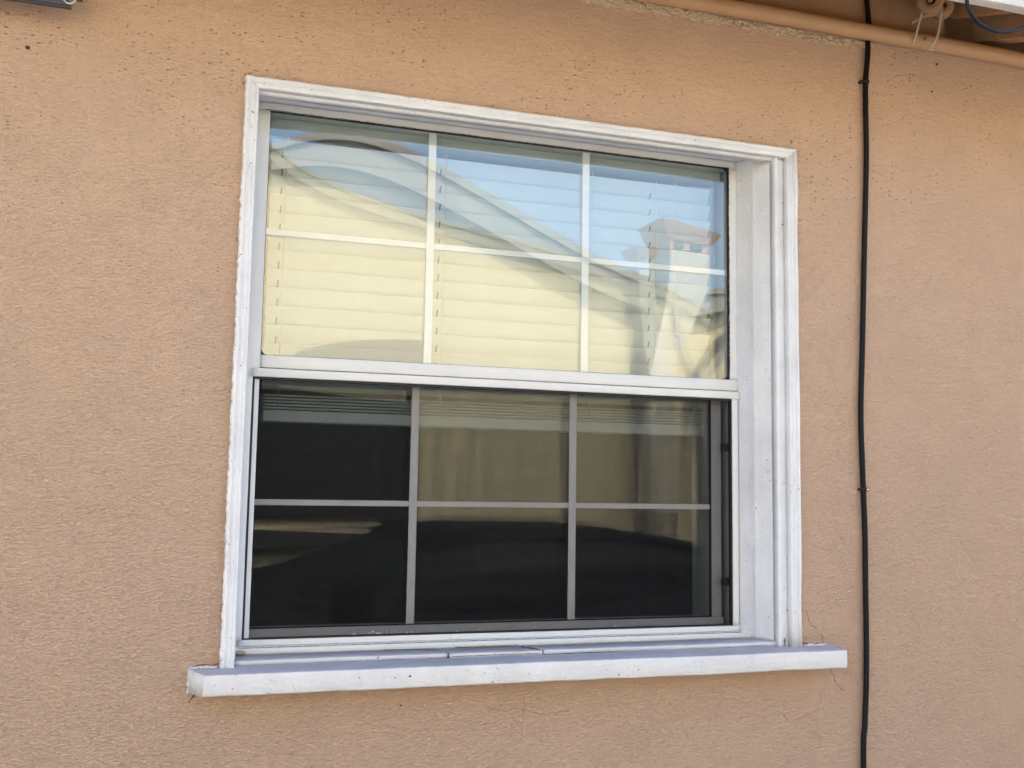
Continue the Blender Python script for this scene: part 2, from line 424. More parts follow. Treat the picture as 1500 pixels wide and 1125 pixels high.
# metal window frame
FY = .082
link('window_frame', sweep(rect(2.0922, 2.1058, FY, .150), AX, .170, 1.064, .01, .00015), M_frame, win, True, True)
link('window_frame', sweep(rect(.1695, .1915, FY + .0004, .150), AZ, 1.2165, 2.0920, .01, .00015), M_framez, win, True, True)
link('window_frame', sweep(rect(1.0470, 1.0636, FY + .0004, .100), AZ, 1.6885, 2.0920, .01, .00015), M_framez, win, True, True)
link('window_frame', sweep(rect(1.0640, 1.0720, FY - .004, .150), AZ, 1.2165, 1.6885, .01, .00015), M_framez, win, True, True)
link('window_frame', sweep(rect(1.0568, 1.0636, .1005, .150), AZ, 1.2165, 2.0920, .01, .00015), M_framez, win, True, True)
link('meeting_rail', sweep(rect(1.6675, 1.6885, FY - .0006, .125), AX, .1918, 1.0660, .01, .0002), M_frame, win, True, True)
link('window_frame', sweep([(1.2160, .150), (1.2160, .0600), (1.2175, .0590), (1.2245, .0595), (1.2262, .0610), (1.2264, .150)], AX, .163, 1.0990, .006, .0003, (1, 2), .0004), M_frame, win, True, True)
# sub-sill shelf and sill
shelf = [(1.2092, .0600), (1.2092, .0080), (1.2102, .0065), (1.2160, .0060), (1.2172, .0075), (1.2170, .0600)]
def shelf_piece(a, b, dz=0, dy=0):
    bm = sweep([(t + dz, y + dy) for t, y in shelf], AX, a, b, .005, .0004)
    for f in bm.faces:
        if f.calc_center_median().z > 1.2165 + dz: f.material_index = 1
    return bm
def link2(name, bm, mats, thr):
    bmesh.ops.recalc_face_normals(bm, faces=bm.faces)
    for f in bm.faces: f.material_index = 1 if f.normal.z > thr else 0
    return link(name, bm, mats, win, True, True)
link2('sub_sill', shelf_piece(.1640, .4925), [M_sill, M_sillworn], .6)
link2('sub_sill', shelf_piece(.4950, .6520, -.0006, -.0010), [M_sill, M_sillworn], .6)['label'] = 'loose cracked strip of the sub sill'
link2('sub_sill', shelf_piece(.6545, 1.1130), [M_sill, M_sillworn], .6)
# sill: thick board, chamfered left end
bm = bmesh.new()
sp = [(1.2088, .030), (1.2092, .004), (1.2064, -.0425), (1.2052, -.0446), (1.2035, -.0452), (1.1775, -.0452), (1.1752, -.0440), (1.1745, -.0420), (1.1745, .002), (1.1745, .030)]
def sx0(y): return .0985 - y * .433
n = 260; rows = []
for i in range(n + 1):
    row = []
    for k, (z, y) in enumerate(sp):
        a = sx0(y); b = 1.2035 - (0.004 if y < -.04 and k in (3, 6) else 0)
        x = a + (b - a) * i / n
        p = Vector((x, y, z))
        p.z += .0006 * noise.noise(p * 9) + .0004 * noise.noise(p * 70)
        p.y += .0005 * noise.noise(p * 50)
        if k in (5, 6, 7): p.z += .0009 * noise.noise(p * 26 + Vector((2, 2, 2)))
        if i < 3: p.x += .0022 * noise.noise(p * 200); p.z += .0012 * noise.noise(p * 160)
        row.append(bm.verts.new(p))
    rows.append(row)
for i in range(n):
    for k in range(len(sp)):
        j = (k + 1) % len(sp); bm.faces.new((rows[i][k], rows[i][j], rows[i + 1][j], rows[i + 1][k]))
bm.faces.new(rows[0]); bm.faces.new(list(reversed(rows[-1])))
link2('sill', bm, [M_sill, M_sillworn], .6)
# caulk bead ragged at the left end of the sill
bm = bmesh.new(); r = random.Random(8)
for k in range(36):
    z = 1.1755 + k * .00095 + r.uniform(-.0006, .0006); s = r.uniform(.0012, .0026)
    bmesh.ops.create_icosphere(bm, subdivisions=1, radius=s, matrix=Matrix.Translation((.1012 + r.uniform(-.0022, .001), -r.uniform(0, .003), z)))
link('caulk', bm, M_wz, win, True, True)
bm = bmesh.new()
for k in range(60):
    x = .102 + k * .00062 + r.uniform(-.0004, .0004); s = r.uniform(.0008, .0019)
    bmesh.ops.create_icosphere(bm, subdivisions=1, radius=s, matrix=Matrix.Translation((x, -r.uniform(0, .002), 1.2095 + r.uniform(-.0006, .001))))
link('caulk', bm, M_wx, win, True, True)
bm = bmesh.new()
for k in range(30):
    x = 1.146 + k * .0015; s = r.uniform(.001, .0028)
    bmesh.ops.create_icosphere(bm, subdivisions=1, radius=s, matrix=Matrix.Translation((x, -r.uniform(0, .002), 1.2090 + r.uniform(-.0008, .0012))))
link('caulk', bm, M_wx, win, True, True)
bm = bmesh.new()
bmesh.ops.create_icosphere(bm, subdivisions=3, radius=.006, matrix=Matrix.Translation((.176, .055, 1.2205)) @ Matrix.Diagonal((1.6, .8, .6, 1)))
for v in bm.verts: v.co += Vector((1, 1, 1)) * noise.noise(v.co * 300) * .0012
link('putty', bm, M_putty, win, True, True)
# dark open seams in the joinery
def seam(pts, w, seed): crack(pts, w, M_crackw, 'seam', seed, .0004, win, True)
seam([(.4935, .0065, 1.2165), (.4940, .0055, 1.2130), (.4945, .0060, 1.2098)], .0016, 21)
seam([(.4935, .0075, 1.2172), (.480, .030, 1.2176), (.465, .045, 1.2176), (.40, .058, 1.2176)], .0005, 22)
seam([(.6530, .0065, 1.2100), (.6535, .0065, 1.2160), (.640, .020, 1.2176), (.628, .040, 1.2176)], .0012, 23)
seam([(.628, .0575, 1.2174), (.58, .0588, 1.2172), (.52, .0588, 1.2172)], .0006, 24)
seam([(.500, .0052, 1.2112), (.57, .0052, 1.2118), (.649, .0052, 1.2114)], .0006, 25)
seam([(.655, .0062, 1.2094), (.72, .0062, 1.2092), (.80, .0062, 1.2093)], .0006, 26)
seam([(.175, .0598, 1.2266), (.40, .0602, 1.2268), (.70, .0602, 1.2268), (1.055, .0602, 1.2268)], .0005, 27)
seam([(.185, .0812, 1.6668), (.6, .0812, 1.6668), (1.066, .0812, 1.6668)], .0004, 28)
seam([(1.0735, .0740, 1.660), (1.0738, .0740, 1.50), (1.0742, .074, 1.36), (1.0742, .074, 1.232)], .0009, 29)
seam([(1.1055, -.002, 1.211), (1.1060, -.002, 1.2235)], .0013, 30)
seam([(1.085, .045, 1.2185), (1.0855, .043, 1.2185), (1.0853, .045, 1.236)], .0009, 31)
seam([(.183, .0795, 2.0918), (.45, .0800, 2.0915), (.75, .0800, 2.0916), (1.047, .0800, 2.0913)], .0009, 32)
seam([(1.0462, .0815, 2.090), (1.0461, .0815, 1.95), (1.0464, .0815, 1.80), (1.0464, .0815, 1.690)], .0013, 33)
for (x, y, z, rr_) in ((1.1105, .001, 1.972, .0014), (1.1155, .001, 1.9723, .0013), (1.088, .020, 1.518, .0013), (.1545, -.0128, 1.974, .0009), (.1535, -.0128, 2.055, .0011), (.4195, -.0455, 1.1925, .0016), (.1530, -.0128, 1.66, .0009)):
    bm = bmesh.new(); bmesh.ops.create_icosphere(bm, subdivisions=2, radius=rr_, matrix=Matrix.Translation((x, y, z)) @ Matrix.Diagonal((1.2, .5, .8, 1))); link('nail_hole', bm, M_crackw, win, wp=True)

# glass: two bowed panes per sash
def pane(x0, x1, z0, z1, y, a, par, nx=56, nz=28, th=.003, pu=4, mat=None):
    bm = bmesh.new(); G = []
    for side in (0, th):
        g = []
        for i in range(nx + 1):
            col = []
            for j in range(nz + 1):
                u, v = i / nx, j / nz
                s = a * (1 - (2 * u - 1) ** pu) * (1 - (2 * v - 1) ** 2)
                col.append(bm.verts.new((x0 + (x1 - x0) * u, y + side + s, z0 + (z1 - z0) * v)))
            g.append(col)
        G.append(g)
        for i in range(nx):
            for j in range(nz): bm.faces.new((g[i][j], g[i + 1][j], g[i + 1][j + 1], g[i][j + 1]))
    return link('glass_pane', bm, mat or M_glass, par, True, True)
pane(.186, 1.054, 1.682, 2.098, .0880, .0033, win)
pane(.186, 1.054, 1.682, 2.098, .1060, -.0042, win)
# muntins between the panes
def bar(x0, x1, z0, z1, y, t=.0012):
    return bbox(x0, x1, y - t, y + t, z0, z1, .0005, 1)
for x in (.4713, .7605): link('muntin', bar(x - .0068, x + .0068, 1.684, 2.096, .0990), M_muntin, win, wp=True)
for a, b in ((.186, .4642), (.4784, .7534), (.7676, 1.0530)): link('muntin', bar(a, b, 1.8888, 1.8988, .0990), M_muntin, win, wp=True)
# rubber gaskets round the upper glass
link('gasket', bbox(.1915, 1.0470, .0838, .0875, 2.0905, 2.0925), M_gasket, win, wp=True)
link('gasket', bbox(1.0447, 1.0472, .0838, .0875, 1.6885, 2.0903), M_gasket, win, wp=True)
link('gasket', bbox(.1912, .1922, .0838, .0875, 1.6885, 2.0903), M_gasket, win, wp=True)
link('gasket', bbox(.1915, 1.0470, .0838, .0875, 1.6882, 1.6890), M_gasket, win, wp=True)
# dark rounded gasket corners
for cx_, cz_, sx_, sz_ in ((.1924, 1.6892, 1, 1), (1.0445, 2.0903, -1, -1), (1.0445, 1.6892, -1, 1)):
    bm = bmesh.new(); R_ = .010; arc = [(cx_ + sx_ * R_ * (1 - math.cos(t)), cz_ + sz_ * R_ * (1 - math.sin(t))) for t in [k * math.pi / 16 for k in range(9)]]
    pts = [(cx_, cz_)] + arc
    f0 = [bm.verts.new((x, .0842, z)) for x, z in pts]; f1 = [bm.verts.new((x, .0872, z)) for x, z in pts]
    bm.faces.new(f0); bm.faces.new(f1)
    for i in range(len(pts)): j = (i + 1) % len(pts); bm.faces.new((f0[i], f0[j], f1[j], f1[i]))
    link('gasket', bm, M_gasket, win, wp=True)
# lower sash, set back
link('sash_rail', bbox(.176, 1.047, .1085, .1400, 1.2270, 1.2490, .001), M_sash, win, wp=True)
link('sash_rail', bbox(.176, 1.047, .1260, .1410, 1.6560, 1.6840, .001), M_sash, win, wp=True)
link('sash_stile', bbox(1.0215, 1.0430, .1080, .1400, 1.2492, 1.6558, .0015), M_sash, win, wp=True)
link('sash_stile', bbox(.1760, .1885, .1080, .1400, 1.2492, 1.6558, .0015), M_sash, win, wp=True)
link('glazing_bead', bbox(1.0185, 1.0214, .1075, .1120, 1.2492, 1.6558), M_gasket, win, wp=True)
link('glazing_bead', bbox(.1886, .1900, .1105, .1130, 1.2492, 1.6558), M_gasket, win, wp=True)
link('glazing_bead', bbox(.1902, 1.0184, .1075, .1120, 1.2490, 1.2508), M_gasket, win, wp=True)
pane(.190, 1.030, 1.240, 1.664, .1130, .0016, win, pu=2, mat=M_glass_low)
pane(.190, 1.030, 1.240, 1.664, .1310, -.0014, win, pu=2, mat=M_glass_low)
for x in (.4555, .7445): link('muntin', bar(x - .0068, x + .0068, 1.249, 1.6555, .1100), M_muntin, win, wp=True)
for a, b in ((.1902, .4486), (.4624, .7376), (.7514, 1.0210)): link('muntin', bar(a, b, 1.4465, 1.4560, .1100), M_muntin, win, wp=True)
# inner lining of the opening
link('lining', bbox(.1660, .1760, .1505, .2600, 1.2100, 2.1100), M_framez, win, wp=True)
link('lining', bbox(1.0640, 1.0760, .1505, .2600, 1.2100, 2.1100), M_framez, win, wp=True)
link('lining', bbox(.1762, 1.0638, .1505, .2600, 2.1070, 2.1200), M_frame, win, wp=True)
link('lining', bbox(.1762, 1.0638, .1505, .2700, 1.2050, 1.2180), M_frame, win, wp=True)

# --- room behind (dark)
def shell(name, x0, x1, y0, y1, z0, z1): link(name, bbox(x0, x1, y0, y1, z0, z1), M_inroom, house)
shell('interior_wall', -1.6, 3.0, 3.40, 3.50, -.1, 2.36); shell('interior_wall', -1.70, -1.6, .26, 3.5, -.1, 2.36); shell('interior_wall', 3.0, 3.1, .26, 3.5, -.1, 2.36)
shell('ceiling', -1.7, 3.1, .202, 3.6, 2.361, 2.40); shell('floor', -1.7, 3.1, .202, 3.6, -.12, -.02)
shell('interior_wall', -1.7, .150, .202, .26, -.02, 2.358); shell('interior_wall', 1.092, 3.1, .202, .26, -.02, 2.358)
shell('interior_wall', .1502, 1.0918, .202, .26, -.02, 1.203); shell('interior_wall', .1502, 1.0918, .202, .26, 2.1205, 2.358)

# --- eave
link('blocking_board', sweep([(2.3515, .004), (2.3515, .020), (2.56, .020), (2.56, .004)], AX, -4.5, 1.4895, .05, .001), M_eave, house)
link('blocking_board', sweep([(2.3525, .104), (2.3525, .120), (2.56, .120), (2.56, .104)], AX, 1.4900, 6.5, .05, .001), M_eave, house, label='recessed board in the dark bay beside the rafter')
def roofz(y): return 2.472 + .30 * y      # underside of the roof boards
def slab(name, x0, x1, y0, y1, th, mat, dz=0):
    bm = bmesh.new()
    v = [bm.verts.new((x, y, roofz(y) + dz + t)) for x in (x0, x1) for y in (y0, y1) for t in (0, th)]
    for f in [(0, 1, 3, 2), (4, 6, 7, 5), (0, 4, 5, 1), (2, 3, 7, 6), (0, 2, 6, 4), (1, 5, 7, 3)]: bm.faces.new([v[i] for i in f])
    return link(name, bm, mat, house)
M_roof = plain('roof_shingle_grey', (.10, .09, .085), .9)
for k in range(3): slab('roof_board', -4.6, 6.6, -.335 + k * .122, -.335 + k * .122 + .118, .018, M_eave)
slab('roof', -4.6, 6.6, -.37, 3.2, .02, M_roof, .0225)
bm = bmesh.new(); zz = roofz(3.2) + .0425
box(bm, -4.6, 6.6, 3.6, 9, 2.3, zz); link('roof', bm, M_roof, house)
for x in (-2.08, -1.47, -.86, -.25, .36, .97, 1.583, 2.19, 2.80):
    bm = bmesh.new(); y0, y1 = -.295, .003 if x != 1.583 else .03; wd = .045
    v = [bm.verts.new((x + sx, y, z)) for sx in (0, wd) for (y, z) in ((y0, roofz(y0) - .08), (y0, roofz(y0) - .002), (y1, roofz(y1) - .08), (y1, roofz(y1) - .002))]
    for f in [(0, 1, 3, 2), (4, 6, 7, 5), (0, 4, 5, 1), (2, 3, 7, 6), (0, 2, 6, 4), (1, 5, 7, 3)]: bm.faces.new([v[i] for i in f])
    link('rafter', bm, M_eave, house)
# lath running out beside the rafter
bm = bmesh.new(); y0, y1 = -.295, .003
v = [bm.verts.new((x + (.03 if y < 0 else 0), y, z)) for x in (1.497, 1.520) for (y, z) in ((y0, roofz(y0) - .042), (y0, roofz(y0) - .020), (y1, roofz(y1) - .045), (y1, roofz(y1) - .020))]
for f in [(0, 1, 3, 2), (4, 6, 7, 5), (0, 4, 5, 1), (2, 3, 7, 6), (0, 2, 6, 4), (1, 5, 7, 3)]: bm.faces.new([v[i] for i in f])
link('lath', bm, M_eave, house)
# fascia
fb = sweep(rect(2.2935, 2.440, -.322, -.300, .002), AX, -4.6, 6.6, .03, .0012)
link('fascia_board', fb, M_fascia, house, label='peeling white fascia board at the eave edge')

# ------------------------------------------------------------------ blind
blind = thing('window_blind', 'white slatted blind hanging closed behind the upper glass of the window', 'blind', (.62, .16, 1.58))
BX0, BX1 = .203, 1.043
link('headrail', bbox(BX0 - .006, BX1 + .010, .122, .180, 2.077, 2.106, .003), M_slat, blind, wp=True)
def slat_mesh():
    bm = bmesh.new(); n = 8; hw = .0245; ang = math.radians(64)
    rows = []
    for sx in (BX0, BX1):
        for s in (1, -1):
            row = []
            for i in range(n + 1):
                u = (i / n * 2 - 1) * hw; c = .0015 * (1 - (u / hw) ** 2) + s * .0013
                # top edge outward (towards -y)
                y = -u * math.cos(ang) - c * math.sin(ang); z = u * math.sin(ang) - c * math.cos(ang)
                row.append(bm.verts.new((sx, y, z)))
            rows.append(row)
    a, b, c, d = rows
    for i in range(n):
        bm.faces.new((a[i], a[i + 1], c[i + 1], c[i])); bm.faces.new((b[i], b[i + 1], d[i + 1], d[i]))
    bm.faces.new(a + b[::-1]); bm.faces.new(c + d[::-1])
    bm.faces.new((a[0], b[0], d[0], c[0])); bm.faces.new((a[n], b[n], d[n], c[n]))
    # routed cord holes showing as dark slots
    for hx in (.222, .502, .785, .918):
        k = len(bm.verts)
        o = Vector((0, -math.sin(ang), -math.cos(ang))) * .0034; t = Vector((0, -math.cos(ang), math.sin(ang)))
        for sgn in (1, ):
            vs = [bm.verts.new(Vector((hx + dx, 0, 0)) + o * f + t * tt) for f in (1, .5) for dx, tt in ((-.0013, -.008), (.0013, -.008), (.0013, .006), (-.0013, .006))]
            for f in ((0, 1, 2, 3), (7, 6, 5, 4), (0, 4, 5, 1), (1, 5, 6, 2), (2, 6, 7, 3), (3, 7, 4, 0)):
                q_ = bm.faces.new([vs[i] for i in f]); q_.material_index = 1
    return bm
SZ0, PITCH, NS = 2.043, .0318, 13
first = None
for k in range(NS):
    z = SZ0 - k * PITCH
    if first is None:
        bm = slat_mesh()
        for v in bm.verts: v.co += Vector((0, .157, z))
        first = link('slat', bm, [M_slat, M_hole], blind)
        first_z = z
    else:
        o = first.copy(); COL.objects.link(o); o.parent = blind; o.location.z += z - first_z
        o.rotation_euler.x = random.uniform(-.012, .012) * 0; o.location.y += random.uniform(-.0006, .0006)
for x in (.222, .502, .785, .918):
    for dx in (0, ):
        bm = bmesh.new(); tube(bm, [(x + .006, .139, 2.07), (x + .006, .1385, 1.9), (x + .006, .139, 1.70), (x + .0062, .139, 1.61)], .0009, 6); link('ladder_cord', bm, M_cord, blind)
link('bottom_rail', bbox(BX0, BX1, .142, .188, 1.584, 1.604, .003), M_slat, blind, wp=False)
for k in range(5):
    link('slat', bbox(BX0, BX1, .140, .188, 1.6055 + k * .0052, 1.6085 + k * .0052, .001, 1), M_slat, blind, label=None)
bm = bmesh.new(); cyl(bm, (.966, .134, 1.775), (0, 0, -1), .0022, .0042, .026, 12); bmesh.ops.create_icosphere(bm, subdivisions=2, radius=.0045, matrix=Matrix.Translation((.966, .134, 1.774)))
t_ = link('tassel', bm, M_slat, blind)
bm = bmesh.new(); tube(bm, [(.963, .134, 2.07), (.965, .134, 1.9), (.966, .134, 1.776)], .0007, 6); link('pull_cord', bm, M_cord, blind)

# ------------------------------------------------------------------ insect screen
scr = thing('insect_screen', 'dark insect screen in a thin white frame over the lower sash', 'window screen', (.62, .078, 1.229))
SY = .0755
link('screen_frame', sweep(rect(1.6525, 1.6662, SY, .090, .001), AX, .1790, 1.0660, .01, .00025), M_frame, scr, True, True)
link('screen_frame', sweep(rect(1.2270, 1.2362, SY, .090, .001), AX, .1760, 1.0640, .01, .0003), M_frame, scr, True, True)
link('screen_frame', sweep(rect(.1700, .1800, SY, .090, .001), AZ, 1.2364, 1.6523, .01, .0003), M_framez, scr, True, True)
bm = sweep(rect(1.0485, 1.0600, SY, .090, .001), AZ, 1.2364, 1.6523, .01, .0003)
link('screen_frame', bm, M_framez, scr, True, True)
for a in ((.1801, .1838, SY + .003, .088, 1.2364, 1.6523), (1.0462, 1.0484, SY + .003, .088, 1.2364, 1.6523), (.1829, 1.0461, SY + .003, .088, 1.6488, 1.6523), (.1829, 1.0461, SY + .003, .088, 1.2364, 1.2384)):
    link('spline', bbox(*a), M_gasket, scr, wp=True)
bm = bmesh.new(); sp_, w_ = .00160, .00014
x = .1830
while x < 1.0460:
    box(bm, x - w_, x + w_, .0838, .0842, 1.2375, 1.6510); x += sp_
z = 1.2385
while z < 1.6500:
    box(bm, .1825, 1.0465, .0842, .0846, z - w_, z + w_); z += sp_
link('screen_mesh', bm, M_wire, scr, kind='stuff', wp=True)
for z in (1.5623, 1.3152):
    link('clip', bbox(1.0330, 1.0462, .0855, .0940, z - .0072, z + .0072, .0008), M_clip, scr, wp=True)
bm = bmesh.new(); rr = random.Random(3)
for k in range(46):
    x = rr.gauss(.402, .028) if k < 26 else rr.uniform(.3, 1.03)
    s = rr.uniform(.0008, .0022)
    bmesh.ops.create_icosphere(bm, subdivisions=1, radius=s, matrix=Matrix.Translation((x, .0830, 1.2392 + abs(rr.gauss(0, .0022)))))
link('lint', bm, plain('grey_lint', (.42, .41, .38), 1.), scr, kind='stuff', wp=True)

# ------------------------------------------------------------------ cables, pipe and hardware
cable = thing('black_cable', 'thick black cable running vertically down the peach wall right of the window', 'cable', (1.28, -.007, .02))
pts = [(1.2950, .0, 2.47), (1.2987, -.001, 2.4437), (1.3015, -.002, 2.4101), (1.3045, -.002, 2.3768), (1.2990, -.0055, 2.3481), (1.2969, -.007, 2.3186), (1.2917, -.007, 2.2642), (1.2912, -.007, 2.2106), (1.2919, -.007, 2.1177), (1.2875, -.007, 1.9856), (1.2834, -.007, 1.8681), (1.2792, -.007, 1.739), (1.2751, -.007, 1.6242), (1.2786, -.007, 1.5107), (1.2822, -.007, 1.4107), (1.2828, -.007, 1.3113), (1.2835, -.007, 1.2251), (1.2826, -.007, 1.1396), (1.279, -.007, 1.0669), (1.2753, -.007, .9887), (1.277, -.007, .6), (1.279, -.007, .02)]
bm = bmesh.new(); tube(bm, spline(pts, 8), .0051, 14); link('sheath', bm, M_black, cable, True)
def cableclip(x, z, sg):
    bm = bmesh.new()
    P = [(x - .0052, 0, z), (x - .0055, -.008, z), (x - .003, -.0122, z), (x, -.0132, z), (x + .003, -.0122, z), (x + .0055, -.008, z), (x + .0052, 0, z)]
    for a, b in zip(P[:-1], P[1:]): tube(bm, [a, b], .0022, 8)
    cyl(bm, (x + sg * .0085, .001, z), (0, -1, 0), .0036, .0034, .009, 14)
    box(bm, min(x, x + sg * .009), max(x, x + sg * .009), -.0045, 0, z - .0024, z + .0024)
    o = link('cable_clip', bm, M_clip, cable, True)
    bm = bmesh.new(); cyl(bm, (x + sg * .0085, -.0080, z), (0, -1, 0), .0019, .0015, .0018, 10); h = link('nail', bm, M_steel if sg > 0 else M_clip, o)
cableclip(1.2915, 2.2640, -1); cableclip(1.2785, 1.4895, 1)

pipe = thing('conduit_pipe', 'long peach painted pipe running along the top of the wall under the eave', 'pipe', (1.2, -.022, 2.357))
pp = []
x = -4.4
while x < 6.4:
    pp.append((x, -.0185 + .0005 * math.sin(x * 3), 2.3565 + .0012 * math.sin(x * 5 + 1) + .0006 * math.sin(x * 13))); x += .06
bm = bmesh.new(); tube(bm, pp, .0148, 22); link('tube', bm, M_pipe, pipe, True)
bm = bmesh.new(); cyl(bm, (1.4068, -.0315, 2.3560), (0, -1, .1), .0042, .0036, .0040, 12); link('screw', bm, M_steel, pipe)

# porcelain-like painted rolls under the eave
ins = thing('roll_insulator', 'painted round roll insulator hanging above the pipe by the two wires', 'insulator', (1.40, -.06, 2.43))
def lathe(c, axis, prof, seg=28):
    bm = bmesh.new(); ax = Vector(axis).normalized(); a = ax.orthogonal().normalized(); b = ax.cross(a); rings = []
    for h, r in prof: rings.append([bm.verts.new(Vector(c) + ax * h + (a * math.cos(2 * math.pi * k / seg) + b * math.sin(2 * math.pi * k / seg)) * r) for k in range(seg)])
    for i in range(len(rings)):
        A, B = rings[i], rings[(i + 1) % len(rings)]
        for k in range(seg): bm.faces.new((A[k], A[(k + 1) % seg], B[(k + 1) % seg], B[k]))
    return bm
axd = Vector((-.55, -.8, -.1))
pr = [(0, .009), (0, .021), (.004, .0245), (.009, .0245), (.013, .019), (.018, .0165), (.023, .019), (.027, .0245), (.032, .0245), (.036, .021), (.036, .009)]
link('roll', lathe((1.412, -.042, 2.420), axd, pr), M_eave, ins, True)
pr2 = [(0, .007), (0, .018), (.004, .021), (.010, .021), (.016, .015), (.022, .021), (.028, .020), (.030, .007)]
link('roll', lathe((1.452, -.030, 2.4235), axd, pr2), M_eave, ins, True)
bm = bmesh.new(); cyl(bm, Vector((1.398, -.060, 2.418)) - axd * .07, axd, .0055, .0055, .088, 12); link('bolt', bm, M_eave, ins)
bm = bmesh.new(); tube(bm, [(1.38, -.03, 2.385), (1.40, -.05, 2.3985), (1.43, -.045, 2.405), (1.45, -.03, 2.400)], .004, 8); link('bracket', bm, M_eave, ins)

bm = bmesh.new(); tube(bm, spline([(1.3950, -.050, 2.402), (1.3900, -.05, 2.4015), (1.3880, -.05, 2.396), (1.3845, -.046, 2.3763), (1.3826, -.040, 2.3570), (1.3830, -.030, 2.345)], 6), .0019, 8)
tag(link('tie_wire', bm, M_rope, None, True), 'short straight pale wire hanging left under the round insulator behind the pipe', 'wire', 'tie wires hanging from the insulators')
bm = bmesh.new(); tube(bm, spline([(1.4349, -.05, 2.432), (1.433, -.052, 2.4111), (1.4294, -.052, 2.3834), (1.4241, -.051, 2.3596), (1.4165, -.048, 2.3423), (1.4080, -.046, 2.3335), (1.4140, -.045, 2.3322), (1.4200, -.043, 2.3335)], 6), .0023, 8)
tag(link('tie_wire', bm, M_rope, None, True), 'longer pale wire bent into a hook across the front of the pipe', 'wire', 'tie wires hanging from the insulators')

bm = bmesh.new(); tube(bm, spline([(1.2445, -.335, 2.40), (1.2430, -.335, 2.33), (1.2428, -.332, 2.2998), (1.2437, -.33, 2.2771), (1.2543, -.33, 2.2571), (1.2746, -.33, 2.2444), (1.3023, -.33, 2.2395), (1.3304, -.33, 2.2439), (1.3591, -.33, 2.2577), (1.3883, -.33, 2.2811), (1.41, -.332, 2.32), (1.42, -.335, 2.40)], 10), .0033, 12)
tag(link('hanging_cable', bm, M_bluecable, None, True), 'dark blue cable drooping in a loop in front of the white fascia board', 'cable')

fix = thing('wall_bracket', 'dark grey metal bracket with round corner and shiny bolt at the top left', 'bracket', (-.3, 0, 2.163))
bm = bbox(-.95, -.0965, -.0525, -.042, 2.1625, 2.215)
es = [e for e in bm.edges if abs(e.verts[0].co.y - e.verts[1].co.y) > .008 and all(v.co.x > -.2 for v in e.verts)]
bmesh.ops.bevel(bm, geom=es, offset=.014, segments=8, affect='EDGES')
bmesh.ops.bevel(bm, geom=[e for e in bm.edges if e.verts[0].co.y < -.048 and e.verts[1].co.y < -.048], offset=.002, segments=2, affect='EDGES')
link('plate', bm, M_grey, fix)
link('standoff', bbox(-.60, -.55, -.0418, .002, 2.17, 2.21), M_grey, fix)
bm = bmesh.new(); cyl(bm, (-.1135, -.0520, 2.1750), (0, -1, 0), .0098, .0092, .0030, 28, .0072); link('washer', bm, plain('pale_washer', (.55, .52, .45), .3, .6), fix)
bm = bmesh.new(); cyl(bm, (-.1135, -.0520, 2.1750), (0, -1, 0), .0062, .0056, .0075, 6); link('bolt', bm, M_steel, fix)

# ------------------------------------------------------------------ across the driveway (seen mirrored in the glass)
nh = thing('neighbour_house', 'cream stucco house across the driveway, mirrored in the window glass', 'house', (2, -5.5, 0))
def rz(x): return 3.88 - .25 * x
bm = bmesh.new()
W0, W1 = -5., 8.
pf = [(W0, 0), (W1, 0), (W1, rz(W1) - .09), (W0, rz(W0) - .09)]
f0 = [bm.verts.new((x, -5.5, z)) for x, z in pf]; f1 = [bm.verts.new((x, -11, z)) for x, z in pf]
bm.faces.new(f0); bm.faces.new(f1)
for i in range(4): j = (i + 1) % 4; bm.faces.new((f0[i], f0[j], f1[j], f1[i]))
link('wall', bm, M_cream, nh)
def slope(name, x0, x1, y0, y1, d0, d1, mat):
    bm = bmesh.new()
    v = [bm.verts.new((x, y, rz(x) + d)) for x in (x0, x1) for y in (y0, y1) for d in (d0, d1)]
    for f in [(0, 1, 3, 2), (4, 6, 7, 5), (0, 4, 5, 1), (2, 3, 7, 6), (0, 2, 6, 4), (1, 5, 7, 3)]: bm.faces.new([v[i] for i in f])
    return link(name, bm, mat, nh)
M_tan = plain('tan_fascia_paint', (.30, .275, .22), .8, scale=12)
slope('rake_board', W0 - .1, W1 + .1, -5.475, -5.45, -.11, -.005, M_tan)
slope('soffit', W0 - .1, W1 + .1, -5.499, -5.4755, -.05, -.03, M_tan)
slope('roof', W0 - .15, W1 + .15, -11.1, -5.435, 0, .035, plain('grey_tan_shingles', (.30, .28, .24), .9, scale=20))
ch = thing('chimney', None, None, (3.54, -5.35, 0), nh)
bm = bbox(3.57, 3.75, -5.55, -5.30, 0, 3.15, .01); link('shaft', bm, stucco('chimney_stucco', (.68, .62, .50), .2, 1.2, 1.), ch)
q = NT('terracotta'); br = q.n('TexBrick'); q.l(q.map((1, 1, 1)), br.inputs[0])
M_terra = plain('terracotta_cap', (.62, .38, .27), .8, scale=15)
bm = bmesh.new()
for (z0, z1, e0, e1) in ((3.15, 3.20, .0, .0), (3.20, 3.29, .010, .050)):
    A = [bm.verts.new((x, y, z0)) for x, y in ((3.57 - e0, -5.55 - e0), (3.75 + e0, -5.55 - e0), (3.75 + e0, -5.30 + e0), (3.57 - e0, -5.30 + e0))]
    B = [bm.verts.new((x, y, z1)) for x, y in ((3.57 - e1, -5.55 - e1), (3.75 + e1, -5.55 - e1), (3.75 + e1, -5.30 + e1), (3.57 - e1, -5.30 + e1))]
    bm.faces.new(A); bm.faces.new(B)
    for i in range(4): j = (i + 1) % 4; bm.faces.new((A[i], A[j], B[j], B[i]))
link('cap', bm, M_terra, ch)
for x in (3.59, 3.672): link('flue_opening', bbox(x, x + .05, -5.302, -5.295, 3.158, 3.192, .008), M_hole, ch)
